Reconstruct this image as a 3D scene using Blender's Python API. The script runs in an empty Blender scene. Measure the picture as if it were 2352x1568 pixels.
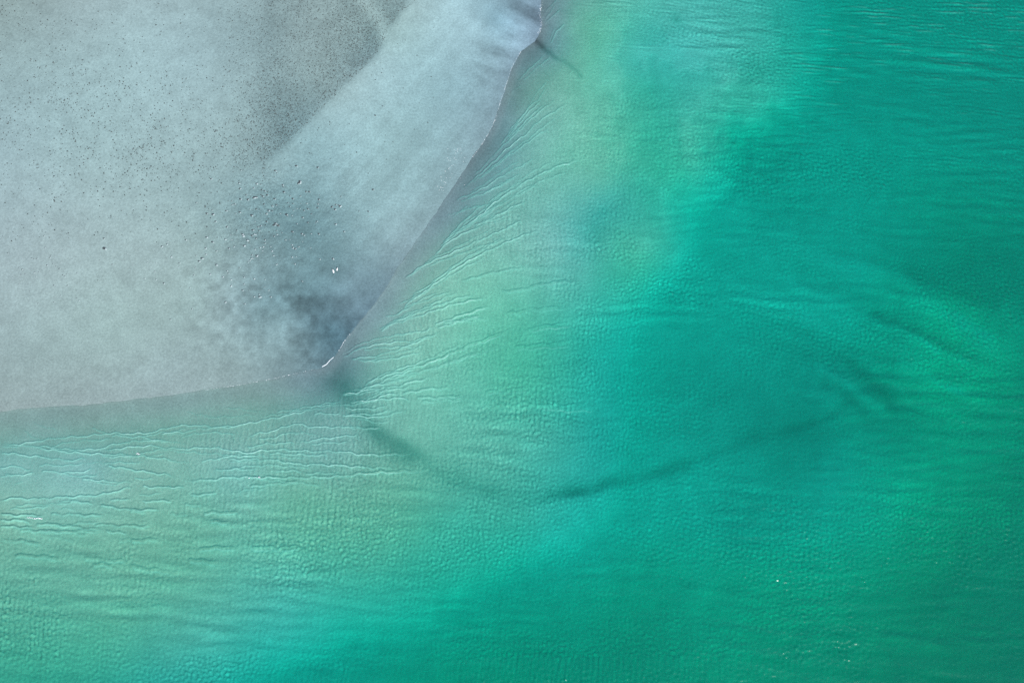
import bpy, math, random
import numpy as np
from mathutils import Vector

random.seed(7)
RNG = np.random.default_rng(11)
scene = bpy.context.scene
COL = scene.collection

# ------------------------------------------------------------------ camera, sky, sun, exposure
CAM_H = 120.0                     # drone height in metres
TILT = math.radians(15.0)         # away from straight down, towards +Y
LENS = 28.0
cam_data = bpy.data.cameras.new('camera')
cam_data.lens = LENS
cam_data.sensor_width = 36.0
cam_data.clip_start = 1.0
cam_data.clip_end = 6000.0
cam = bpy.data.objects.new('camera', cam_data)
COL.objects.link(cam)
cam.location = (0, 0, CAM_H)
cam.rotation_euler = (TILT, 0, 0)
scene.camera = cam

SUN_EL = math.radians(35.0)
SUN_AZ = math.radians(146.0)      # measured from +Y towards +X: the sun stands behind the camera, to the right
sun_dir = Vector((math.sin(SUN_AZ) * math.cos(SUN_EL), math.cos(SUN_AZ) * math.cos(SUN_EL), math.sin(SUN_EL)))

world = bpy.data.worlds.new('World')
scene.world = world
world.use_nodes = True
wn = world.node_tree
wn.nodes.clear()
w_out = wn.nodes.new('ShaderNodeOutputWorld')
w_bg = wn.nodes.new('ShaderNodeBackground')
w_sky = wn.nodes.new('ShaderNodeTexSky')
w_sky.sky_type = 'NISHITA'
w_sky.sun_disc = False
w_sky.sun_elevation = SUN_EL
w_sky.sun_rotation = SUN_AZ
w_bg.inputs['Strength'].default_value = 0.09
wn.links.new(w_sky.outputs[0], w_bg.inputs['Color'])
wn.links.new(w_bg.outputs[0], w_out.inputs['Surface'])

sun_data = bpy.data.lights.new('sun', 'SUN')
sun_data.energy = 4.3
sun_data.angle = math.radians(0.5)
sun_data.color = (1.0, 0.97, 0.93)
sun = bpy.data.objects.new('sun', sun_data)
COL.objects.link(sun)
sun.rotation_euler = (-sun_dir).to_track_quat('-Z', 'Y').to_euler()
sun.location = sun_dir * 300

scene.view_settings.view_transform = 'Standard'
scene.view_settings.look = 'None'
scene.view_settings.gamma = 1.0
scene.view_settings.exposure = 0.7
scene.cycles.use_denoising = False
scene.cycles.transparent_max_bounces = 16
scene.cycles.max_bounces = 4
scene.cycles.diffuse_bounces = 2
scene.cycles.glossy_bounces = 2

# ------------------------------------------------------------------ helpers
VW, VH = 2352.0, 1568.0           # the size at which the picture was measured

def G(x, y):
    """A measured picture point as a point on the level ground, in metres."""
    f = LENS / 36.0 * VW
    dx = (x - VW / 2) / f
    dy = -(y - VH / 2) / f
    c, s = math.cos(TILT), math.sin(TILT)
    rx, ry, rz = dx, dy * c + s, dy * s - c
    t = CAM_H / -rz
    return (rx * t, ry * t)

def GP(pts):
    return np.array([G(*p) for p in pts])

def s2l(c):
    c = np.asarray(c, float) / 255.0
    return np.where(c <= 0.04045, c / 12.92, ((c + 0.055) / 1.055) ** 2.4)

def smooth(a, b, x):
    t = np.clip((x - a) / (b - a), 0, 1)
    return t * t * (3 - 2 * t)

def vnoise(x, y, seed):
    r = np.random.default_rng(seed)
    N = 256
    L = r.random((N, N)) * 2 - 1
    xi = np.floor(x).astype(int); yi = np.floor(y).astype(int)
    fx = x - xi; fy = y - yi
    fx = fx * fx * fx * (fx * (fx * 6 - 15) + 10); fy = fy * fy * fy * (fy * (fy * 6 - 15) + 10)
    a = L[xi % N, yi % N]; b = L[(xi + 1) % N, yi % N]
    c = L[xi % N, (yi + 1) % N]; d = L[(xi + 1) % N, (yi + 1) % N]
    return (a * (1 - fx) + b * fx) * (1 - fy) + (c * (1 - fx) + d * fx) * fy

def fbm(x, y, seed, octv=4):
    o = 0; a = 1.0; t = 0
    for k in range(octv):
        o = o + a * vnoise(x * 2 ** k + 17.3 * k, y * 2 ** k - 9.1 * k, seed + k)
        t += a; a *= 0.5
    return o / t

def seg_dist(X, Y, P, closed=False):
    """distance to a polyline and the arc position (0..1) of the nearest point"""
    best = np.full(X.shape, 1e18); arc = np.zeros(X.shape); side = np.zeros(X.shape)
    n = len(P) - 1
    ln = np.hypot(*(P[1:] - P[:-1]).T); cum = np.concatenate([[0], np.cumsum(ln)]); tot = cum[-1]
    for i in range(n):
        a = P[i]; d = P[i + 1] - a; L2 = max(d @ d, 1e-9)
        px = X - a[0]; py = Y - a[1]
        t = np.clip((px * d[0] + py * d[1]) / L2, 0, 1)
        q = (px - t * d[0]) ** 2 + (py - t * d[1]) ** 2
        m = q < best
        best = np.where(m, q, best)
        arc = np.where(m, (cum[i] + t * ln[i]) / tot, arc)
        side = np.where(m, np.sign(d[0] * py - d[1] * px), side)
    return np.sqrt(best), arc, side

def catmull(P, step=0.5):
    P = np.asarray(P, float)
    Q = np.vstack([2 * P[0] - P[1], P, 2 * P[-1] - P[-2]])
    out = []
    for i in range(1, len(Q) - 2):
        n = max(2, int(np.hypot(*(Q[i + 1] - Q[i])) / step))
        t = np.linspace(0, 1, n, endpoint=False)[:, None]
        p0, p1, p2, p3 = Q[i - 1], Q[i], Q[i + 1], Q[i + 2]
        out.append(0.5 * ((2 * p1) + (-p0 + p2) * t + (2 * p0 - 5 * p1 + 4 * p2 - p3) * t ** 2 + (-p0 + 3 * p1 - 3 * p2 + p3) * t ** 3))
    out.append(P[-1:])
    return np.vstack(out)

def tps_fit(P, V, lam):
    n = len(P)
    d2 = ((P[:, None] - P[None]) ** 2).sum(-1) + 1e-9
    K = 0.5 * d2 * np.log(d2) + lam * np.eye(n)
    A = np.zeros((n + 3, n + 3)); A[:n, :n] = K
    A[:n, n] = 1; A[:n, n + 1:] = P; A[n, :n] = 1; A[n + 1:, :n] = P.T
    B = np.zeros((n + 3, V.shape[1])); B[:n] = V
    return np.linalg.solve(A, B)

def tps_eval(W, P, X, Y):
    n = len(P)
    out = W[n] + X[:, None] * W[n + 1] + Y[:, None] * W[n + 2]
    for i in range(n):
        d2 = (X - P[i, 0]) ** 2 + (Y - P[i, 1]) ** 2 + 1e-9
        out = out + (0.5 * d2 * np.log(d2))[:, None] * W[i]
    return out

def grid_lines(parts):
    """parts: list of (start, end, step)"""
    o = []
    for a, b, s in parts:
        n = max(1, int(round((b - a) / s)))
        o.append(np.linspace(a, b, n, endpoint=False))
    o.append([parts[-1][1]])
    return np.concatenate(o)

def far_lines(core, reach=1600.0, grow=1.35):
    lo = []; s = core[1] - core[0]; s = max(s, 0.6); x = core[0]
    while x > -reach:
        s *= grow; x -= s; lo.append(x)
    hi = []; s = max(core[-1] - core[-2], 0.6); x = core[-1]
    while x < reach:
        s *= grow; x += s; hi.append(x)
    return np.concatenate([lo[::-1], core, hi])

def sheet(name, gx, gy, Z, mat, keep=None, attrs=()):
    nx, ny = len(gx), len(gy)
    co = np.empty((ny * nx, 3), np.float32)
    XX, YY = np.meshgrid(gx, gy)
    co[:, 0] = XX.ravel(); co[:, 1] = YY.ravel(); co[:, 2] = Z.ravel()
    idx = np.arange(nx * ny).reshape(ny, nx)
    q = np.stack([idx[:-1, :-1], idx[:-1, 1:], idx[1:, 1:], idx[1:, :-1]], -1).reshape(-1, 4)
    if keep is not None:
        k = keep.ravel()[q].any(1)
        q = q[k]
        used = np.zeros(nx * ny, bool); used[q.ravel()] = True
        remap = np.cumsum(used) - 1
        q = remap[q]; co = co[used]
        attrs = [(n, t, v[used]) for n, t, v in attrs]
    me = bpy.data.meshes.new(name)
    me.vertices.add(len(co)); me.vertices.foreach_set('co', co.ravel())
    me.loops.add(q.size); me.loops.foreach_set('vertex_index', q.ravel().astype(np.int32))
    me.polygons.add(len(q))
    me.polygons.foreach_set('loop_start', np.arange(0, q.size, 4, dtype=np.int32))
    me.polygons.foreach_set('use_smooth', np.ones(len(q), bool))
    me.update(calc_edges=True)
    for n, t, v in attrs:
        a = me.attributes.new(n, t, 'POINT')
        if t == 'FLOAT':
            a.data.foreach_set('value', v.astype(np.float32))
        else:
            c4 = np.ones((len(v), 4), np.float32); c4[:, :3] = v
            a.data.foreach_set('color', c4.ravel())
    me.materials.append(mat)
    ob = bpy.data.objects.new(name, me)
    COL.objects.link(ob)
    ob['kind'] = 'structure'
    return ob

def new_mat(name):
    m = bpy.data.materials.new(name); m.use_nodes = True
    m.node_tree.nodes.clear()
    return m, m.node_tree.nodes, m.node_tree.links

# ------------------------------------------------------------------ measured layout
SHORE_V = [(1420, -900), (1330, -300), (1275, -90), (1250, -20), (1240, 25), (1243, 60), (1228, 95), (1197, 118), (1178, 150), (1166, 185), (1152, 225),
           (1137, 275), (1115, 318), (1085, 362), (1050, 415), (1000, 490), (958, 548), (915, 612), (880, 668), (850, 708),
           (802, 768), (778, 806), (744, 840), (690, 856), (600, 875), (480, 893), (350, 911), (200, 928), (100, 936), (0, 943),
           (-300, 965), (-900, 1010)]
SHORE = catmull(GP(SHORE_V), 1.0)
SHORE = np.vstack([SHORE[0] + (SHORE[0] - SHORE[1]) * 3000, SHORE, SHORE[-1] + (SHORE[-1] - SHORE[-2]) * 3000])

def shore_sd(X, Y):
    """signed distance to the waterline, positive over the water"""
    d, _, s = seg_dist(X, Y, SHORE)
    return d * s + 0.30 * fbm(X * 0.28, Y * 0.28, 7, 4) + 0.10 * fbm(X * 1.3, Y * 1.3, 9, 2)

SAND_C = [  # wet sheen of the sky and some vignette are baked into these tones
    (0, 0, 146, 168, 168), (100, 150, 158, 186, 190), (300, 100, 164, 193, 198), (450, 150, 161, 190, 196), (200, 20, 158, 182, 186),
    (600, 60, 156, 183, 187), (640, 220, 156, 185, 189), (750, 60, 158, 183, 185), (760, 200, 157, 185, 188), (580, 340, 152, 181, 185),
    (900, 100, 162, 195, 198), (880, 150, 164, 197, 203), (800, 250, 162, 195, 201), (720, 330, 149, 185, 192), (640, 400, 144, 177, 183),
    (1000, 100, 164, 200, 208), (1050, 30, 169, 205, 215), (1100, 60, 159, 195, 207), (950, 30, 162, 193, 197),
    (1130, 50, 134, 170, 184), (1180, 30, 129, 160, 176), (1200, 80, 127, 155, 172), (1140, 150, 139, 170, 183), (1050, 200, 147, 183, 193),
    (1000, 300, 149, 185, 193), (1080, 300, 141, 173, 183), (950, 450, 147, 181, 188), (900, 550, 144, 175, 183),
    (850, 480, 149, 185, 192), (800, 420, 151, 187, 194), (900, 300, 155, 191, 197),
    (0, 300, 158, 186, 192), (200, 350, 161, 190, 194), (400, 350, 161, 190, 194), (300, 500, 163, 189, 192),
    (100, 600, 164, 186, 190), (350, 600, 163, 188, 190), (50, 800, 156, 180, 182), (250, 750, 161, 188, 188),
    (200, 880, 154, 176, 178), (400, 850, 156, 180, 183), (450, 700, 156, 183, 184), (0, 920, 152, 172, 174),
    (560, 480, 134, 167, 173), (650, 450, 127, 163, 170), (720, 520, 115, 151, 159), (600, 600, 134, 165, 171),
    (700, 620, 115, 149, 157), (780, 620, 117, 151, 160), (820, 640, 121, 152, 163), (530, 700, 146, 173, 178),
    (600, 720, 124, 155, 162), (680, 680, 107, 140, 149), (650, 760, 134, 165, 172), (600, 820, 142, 170, 175),
    (720, 740, 99, 130, 141), (760, 765, 89, 123, 136), (700, 820, 117, 147, 156), (735, 825, 104, 135, 146),
    (850, 640, 117, 147, 158), (800, 710, 107, 137, 150), (540, 850, 148, 173, 176), (470, 560, 154, 182, 184),
]
WATER_C = [  # vignette darkening at right and bottom goes into bed depth and tone
    (0, 965, 118, 145, 143), (200, 958, 118, 148, 145), (400, 938, 118, 150, 148), (600, 908, 115, 148, 145),
    (700, 880, 100, 135, 140), (780, 865, 85, 125, 135), (820, 810, 100, 140, 142), (880, 730, 112, 148, 151),
    (950, 620, 112, 148, 148), (1000, 540, 107, 143, 146), (1060, 455, 97, 133, 144), (1110, 380, 90, 125, 141),
    (1150, 300, 90, 128, 136), (1180, 220, 90, 130, 130), (1215, 160, 95, 140, 140), (1245, 95, 85, 115, 140), (1270, 50, 100, 140, 150),
    (0, 1000, 120, 155, 148), (200, 1000, 122, 160, 153), (400, 985, 125, 165, 157), (600, 950, 120, 160, 155),
    (0, 1060, 129, 176, 177), (200, 1060, 129, 179, 180), (400, 1040, 125, 180, 170), (600, 1010, 120, 178, 168),
    (800, 950, 115, 172, 166), (820, 1000, 110, 168, 162),
    (0, 1130, 134, 184, 174), (300, 1120, 127, 184, 172), (550, 1080, 119, 183, 177), (750, 1060, 114, 176, 170),
    (0, 1220, 119, 184, 164), (200, 1250, 109, 182, 161), (450, 1200, 107, 182, 161), (700, 1150, 104, 182, 158), (900, 1180, 85, 174, 149),
    (0, 1330, 99, 176, 156), (200, 1350, 97, 176, 156), (450, 1330, 89, 176, 156), (700, 1280, 79, 176, 156), (900, 1280, 60, 170, 149),
    (0, 1450, 78, 170, 147), (250, 1450, 76, 173, 149), (450, 1450, 73, 173, 160), (100, 1550, 56, 165, 142), (350, 1550, 49, 162, 151),
    (650, 1400, 60, 172, 163), (650, 1540, 12, 155, 143), (900, 1400, 30, 164, 148), (900, 1540, 0, 146, 128), (1150, 1400, 0, 148, 130),
    (1150, 1540, 0, 135, 115),
    (950, 1000, 112, 188, 171), (1100, 1000, 92, 183, 166), (900, 920, 117, 188, 174), (1000, 870, 112, 193, 174), (900, 800, 127, 188, 176),
    (1000, 750, 122, 191, 174), (1100, 800, 97, 191, 168), (1000, 650, 127, 188, 174), (1100, 600, 122, 191, 176), (1200, 700, 92, 188, 166),
    (1200, 850, 70, 182, 155), (1100, 920, 92, 188, 168), (1250, 1000, 65, 175, 161),
    (1150, 450, 117, 178, 171), (1200, 480, 114, 183, 174), (1250, 400, 117, 188, 176), (1300, 350, 112, 191, 174), (1200, 300, 112, 168, 166),
    (1260, 250, 117, 181, 171), (1300, 150, 110, 180, 165), (1310, 60, 110, 180, 165), (1350, 250, 107, 193, 171), (1370, 100, 95, 190, 165),
    (1380, 400, 102, 191, 171), (1270, 560, 112, 185, 180), (1400, 480, 65, 172, 166), (1370, 560, 70, 175, 166), (1300, 650, 87, 183, 172),
    (1430, 560, 70, 182, 161), (1485, 555, 70, 185, 164), (1490, 610, 50, 180, 156),
    (1450, 150, 78, 190, 178), (1520, 80, 75, 188, 180), (1600, 150, 70, 186, 178), (1700, 60, 65, 180, 170), (1750, 120, 45, 172, 158),
    (1700, 220, 60, 180, 162), (1600, 250, 70, 186, 170), (1750, 260, 40, 172, 154), (1800, 240, 24, 164, 148), (1450, 250, 75, 188, 165),
    (1485, 200, 60, 180, 162), (1530, 320, 50, 178, 155), (1460, 330, 70, 185, 160), (1600, 340, 60, 178, 155), (1550, 400, 45, 175, 150),
    (1700, 290, 25, 160, 142), (1760, 320, 5, 155, 138), (1840, 200, 20, 161, 147), (1850, 100, 28, 166, 152),
    (1450, 420, 65, 180, 161), (1650, 420, 15, 165, 151), (1600, 500, 15, 165, 151), (1650, 600, 0, 158, 148), (1550, 650, 10, 160, 151),
    (1500, 750, 10, 162, 151), (1400, 750, 30, 168, 156), (1350, 850, 35, 168, 156), (1550, 880, 0, 152, 144), (1450, 950, 15, 158, 148),
    (1350, 1000, 35, 162, 154), (1700, 800, 0, 152, 142), (1700, 950, 0, 142, 136), (1600, 1000, 0, 148, 141),
    (1950, 50, 8, 158, 150), (2150, 60, 5, 157, 151), (2320, 60, 0, 156, 153), (1950, 250, 0, 154, 144), (2150, 300, 0, 150, 138),
    (2330, 300, 0, 149, 140), (1900, 450, 0, 152, 142), (2150, 480, 0, 145, 128), (2330, 450, 0, 144, 127), (1900, 600, 0, 152, 143),
    (1850, 750, 0, 148, 136), (2150, 600, 0, 134, 120), (2250, 620, 0, 130, 114), (2330, 650, 0, 133, 116), (2050, 650, 0, 148, 130),
    (2150, 690, 0, 150, 128), (2230, 730, 0, 155, 126), (2300, 790, 0, 159, 131), (2340, 850, 0, 144, 119), (2060, 720, 0, 138, 122),
    (2000, 800, 0, 138, 122), (2100, 840, 0, 148, 126), (1950, 870, 0, 136, 127), (2050, 900, 0, 138, 119), (1960, 960, 0, 145, 127),
    (2150, 900, 0, 152, 125), (2250, 900, 0, 150, 122), (2200, 1000, 0, 150, 124), (2320, 1000, 0, 141, 117), (2050, 1000, 0, 142, 124),
    (1900, 1000, 0, 132, 124), (2100, 1100, 0, 155, 130), (1950, 1080, 0, 150, 136), (1800, 1080, 0, 140, 130), (2320, 1150, 0, 134, 111),
    (2200, 1200, 0, 138, 114), (1850, 1180, 0, 150, 136), (1650, 1120, 0, 155, 144), (1500, 1170, 5, 158, 146), (1350, 1200, 20, 162, 151),
    (1200, 1200, 45, 165, 150), (1050, 1200, 55, 168, 150), (1100, 1300, 30, 165, 146), (1300, 1320, 0, 155, 138), (1250, 1230, 30, 165, 154),
    (1500, 1280, 0, 148, 130), (1450, 1400, 0, 138, 118), (1650, 1300, 0, 148, 128), (1700, 1200, 0, 142, 131),
    (1350, 1540, 0, 135, 115), (1600, 1450, 0, 142, 120), (1800, 1350, 0, 146, 122), (1600, 1550, 0, 138, 115), (1900, 1500, 0, 135, 112),
    (2000, 1300, 0, 140, 118), (2200, 1350, 0, 128, 105), (2330, 1350, 0, 127, 106), (2150, 1500, 0, 128, 104), (2330, 1540, 0, 121, 99),
]
# sand bars and channels on the bed: polyline, half width (m), depth change (m), bed tone factor
BED_STROKES = [
    ([(750, 845), (785, 880), (815, 930), (850, 985), (910, 1025), (980, 1050)], 2.0, 0.12, 0.64),
    ([(900, 1020), (960, 1048), (1060, 1105), (1160, 1135), (1280, 1134), (1400, 1104)], 1.7, 0.1, 0.76),
    ([(1180, 1142), (1280, 1136), (1400, 1106), (1520, 1070), (1620, 1045), (1710, 1012), (1800, 985), (1900, 955), (2010, 900), (2080, 850)], 1.0, 0.2, 0.62),
    ([(1222, 85), (1245, 106), (1268, 120), (1300, 143), (1345, 178)], 0.50, 0.15, 0.45),
    ([(1866, 816), (1951, 867), (2030, 925), (2080, 965)], 0.72, -0.2, 1.240),
    ([(1880, 852), (1960, 898), (2030, 955)], 0.88, 0.2, 0.790),
    ([(2010, 826), (2080, 876), (2130, 935)], 0.61, -0.2, 1.188),
    ([(1950, 815), (2020, 862), (2090, 930)], 0.88, 0.2, 0.775),
    ([(2005, 718), (2060, 742), (2110, 768), (2190, 812)], 0.61, -0.25, 1.285),
    ([(1995, 692), (2075, 726), (2170, 775), (2230, 800)], 0.83, 0.25, 0.715),
    ([(2080, 662), (2200, 712), (2345, 775)], 1.43, -0.2, 1.210),
    ([(2080, 592), (2200, 645), (2345, 695)], 1.76, 0.2, 0.790),
    ([(2060, 820), (2150, 860), (2260, 905)], 0.77, -0.1, 1.135),
    ([(2180, 765), (2250, 800), (2335, 835)], 0.88, 0.15, 0.805),
    ([(1880, 552), (2050, 590), (2160, 645)], 1.10, 0.1, 0.887),
    ([(1960, 780), (2020, 800), (2090, 835)], 0.77, 0.1, 0.835),
    ([(1820, 880), (1880, 905), (1950, 950)], 0.88, 0.1, 0.850),
    ([(1900, 1060), (2000, 1010), (2100, 1000)], 1.4, 0.0, 1.10),
    ([(1700, 275), (1690, 300), (1680, 330)], 0.80, 0.1, 0.85),
    ([(1555, 20), (1552, 50)], 0.9, 0.1, 0.80),
    ([(1400, 470), (1380, 500), (1350, 560)], 1.6, 0.1, 0.90),
]

# optics of the water: absorption per metre, cloudiness of the surface layer
ABSORB = np.array([0.75, 0.075, 0.135])
MILK = 0.15
MILK_COL = np.array([0.004, 0.46, 0.36])
PATH = np.array([2.8, 2.55, 2.5])   # metres of water crossed per metre of depth, down and up again
FLOOR = np.array([0.0045, 0.094, 0.088])
GAIN = np.array([0.49, 0.585, 0.615])
WHITE = np.array([1.66, 1.67, 1.78])                      # picture value of a white level card under this sun, sky and exposure
BED = np.array([0.30, 0.44, 0.415])

def fit_bed(L, cloudy):
    """depth and bed tone that give these (linear) water colours; cloudy 0..1 scales the milky layer"""
    n = len(L); best = np.full(n, 1e9); bd = np.zeros(n); bs = np.ones(n)
    fl = FLOOR[None] * cloudy[:, None]
    W = np.array([0.5, 1.0, 0.35]) / np.maximum(L, 0.02)
    for d in np.linspace(0.03, 5.0, 160):
        e = GAIN * BED * np.exp(-ABSORB * PATH * d)
        s = ((W * W * (L - fl) * e).sum(1)) / (W * W * e * e).sum(1)
        s = np.clip(s, 0.3, 1.9)
        m = fl + s[:, None] * e
        err = (((np.maximum(m, 0.002) ** 0.45 - np.maximum(L, 0.004) ** 0.45) ** 2) * np.array([0.5, 1, 0.25])).sum(1) + 0.0012 * np.log(s / 1.2) ** 2
        k = err < best
        best[k] = err[k]; bd[k] = d; bs[k] = s[k]
    # what is left over in blue is the sand's own hue: yellower or greyer
    eb = GAIN[2] * BED[2] * np.exp(-ABSORB[2] * PATH[2] * bd)
    bh = np.clip((L[:, 2] - fl[:, 2]) / (bs * eb), 0.75, 1.10)
    return bd, bs, bh

# ------------------------------------------------------------------ materials of the setting
def sand_material():
    m, N, L = new_mat('tidal_sand')
    out = N.new('ShaderNodeOutputMaterial'); b = N.new('ShaderNodeBsdfPrincipled')
    a1 = N.new('ShaderNodeAttribute'); a1.attribute_name = 'tone_dry'
    a2 = N.new('ShaderNodeAttribute'); a2.attribute_name = 'tone_bed'
    asd = N.new('ShaderNodeAttribute'); asd.attribute_name = 'seaward'
    rs = N.new('ShaderNodeMapRange'); rs.inputs['From Min'].default_value = -0.05; rs.inputs['From Max'].default_value = 0.10; L.new(asd.outputs['Fac'], rs.inputs['Value'])
    at = N.new('ShaderNodeMix'); at.data_type = 'RGBA'; L.new(rs.outputs[0], at.inputs['Factor'])
    L.new(a1.outputs['Color'], at.inputs[6]); L.new(a2.outputs['Color'], at.inputs[7])
    wet = N.new('ShaderNodeAttribute'); wet.attribute_name = 'wet'
    tc = N.new('ShaderNodeTexCoord')
    n1 = N.new('ShaderNodeTexNoise'); n1.inputs['Scale'].default_value = 3.0; n1.inputs['Detail'].default_value = 4; n1.inputs['Roughness'].default_value = 0.75
    n2 = N.new('ShaderNodeTexNoise'); n2.inputs['Scale'].default_value = 0.35; n2.inputs['Detail'].default_value = 5; n2.inputs['Roughness'].default_value = 0.6
    for n in (n1, n2): L.new(tc.outputs['Object'], n.inputs['Vector'])
    r1 = N.new('ShaderNodeMapRange'); r1.inputs['From Min'].default_value = 0.3; r1.inputs['From Max'].default_value = 0.7
    r1.inputs['To Min'].default_value = 0.80; r1.inputs['To Max'].default_value = 1.20; L.new(n1.outputs['Fac'], r1.inputs['Value'])
    r2 = N.new('ShaderNodeMapRange'); r2.inputs['From Min'].default_value = 0.3; r2.inputs['From Max'].default_value = 0.7
    r2.inputs['To Min'].default_value = 0.90; r2.inputs['To Max'].default_value = 1.08; L.new(n2.outputs['Fac'], r2.inputs['Value'])
    cg = N.new('ShaderNodeAttribute'); cg.attribute_name = 'coarse'
    n3 = N.new('ShaderNodeTexNoise'); n3.inputs['Scale'].default_value = 2.3; n3.inputs['Detail'].default_value = 3; n3.inputs['Roughness'].default_value = 0.8; L.new(tc.outputs['Object'], n3.inputs['Vector'])
    r3 = N.new('ShaderNodeMapRange'); r3.inputs['From Min'].default_value = 0.35; r3.inputs['From Max'].default_value = 0.65; r3.inputs['To Min'].default_value = -0.30; r3.inputs['To Max'].default_value = 0.22; L.new(n3.outputs['Fac'], r3.inputs['Value'])
    g3 = N.new('ShaderNodeMath'); g3.operation = 'MULTIPLY'; L.new(r3.outputs[0], g3.inputs[0]); L.new(cg.outputs['Fac'], g3.inputs[1])
    g4 = N.new('ShaderNodeMath'); g4.operation = 'ADD'; L.new(r1.outputs[0], g4.inputs[0]); L.new(g3.outputs[0], g4.inputs[1]); r1 = g4
    mu = N.new('ShaderNodeMath'); mu.operation = 'MULTIPLY'; L.new(r1.outputs[0], mu.inputs[0]); L.new(r2.outputs[0], mu.inputs[1])
    mx = N.new('ShaderNodeVectorMath'); mx.operation = 'SCALE'; L.new(at.outputs[2], mx.inputs[0]); L.new(mu.outputs[0], mx.inputs['Scale'])
    L.new(mx.outputs[0], b.inputs['Base Color'])
    rr = N.new('ShaderNodeMapRange'); rr.inputs['To Min'].default_value = 0.75; rr.inputs['To Max'].default_value = 0.38; L.new(wet.outputs['Fac'], rr.inputs['Value'])
    L.new(rr.outputs[0], b.inputs['Roughness'])
    b.inputs['Specular IOR Level'].default_value = 0.3
    nb = N.new('ShaderNodeTexNoise'); nb.inputs['Scale'].default_value = 2.2; nb.inputs['Detail'].default_value = 4; nb.inputs['Roughness'].default_value = 0.7
    L.new(tc.outputs['Object'], nb.inputs['Vector'])
    bp = N.new('ShaderNodeBump'); bp.inputs['Strength'].default_value = 0.6
    co = N.new('ShaderNodeAttribute'); co.attribute_name = 'coarse'
    cd = N.new('ShaderNodeMath'); cd.operation = 'MULTIPLY_ADD'; cd.inputs[1].default_value = 0.16; cd.inputs[2].default_value = 0.05; L.new(co.outputs['Fac'], cd.inputs[0]); L.new(cd.outputs[0], bp.inputs['Distance'])
    L.new(nb.outputs['Fac'], bp.inputs['Height']); L.new(bp.outputs[0], b.inputs['Normal'])
    L.new(b.outputs[0], out.inputs['Surface'])
    return m

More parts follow.
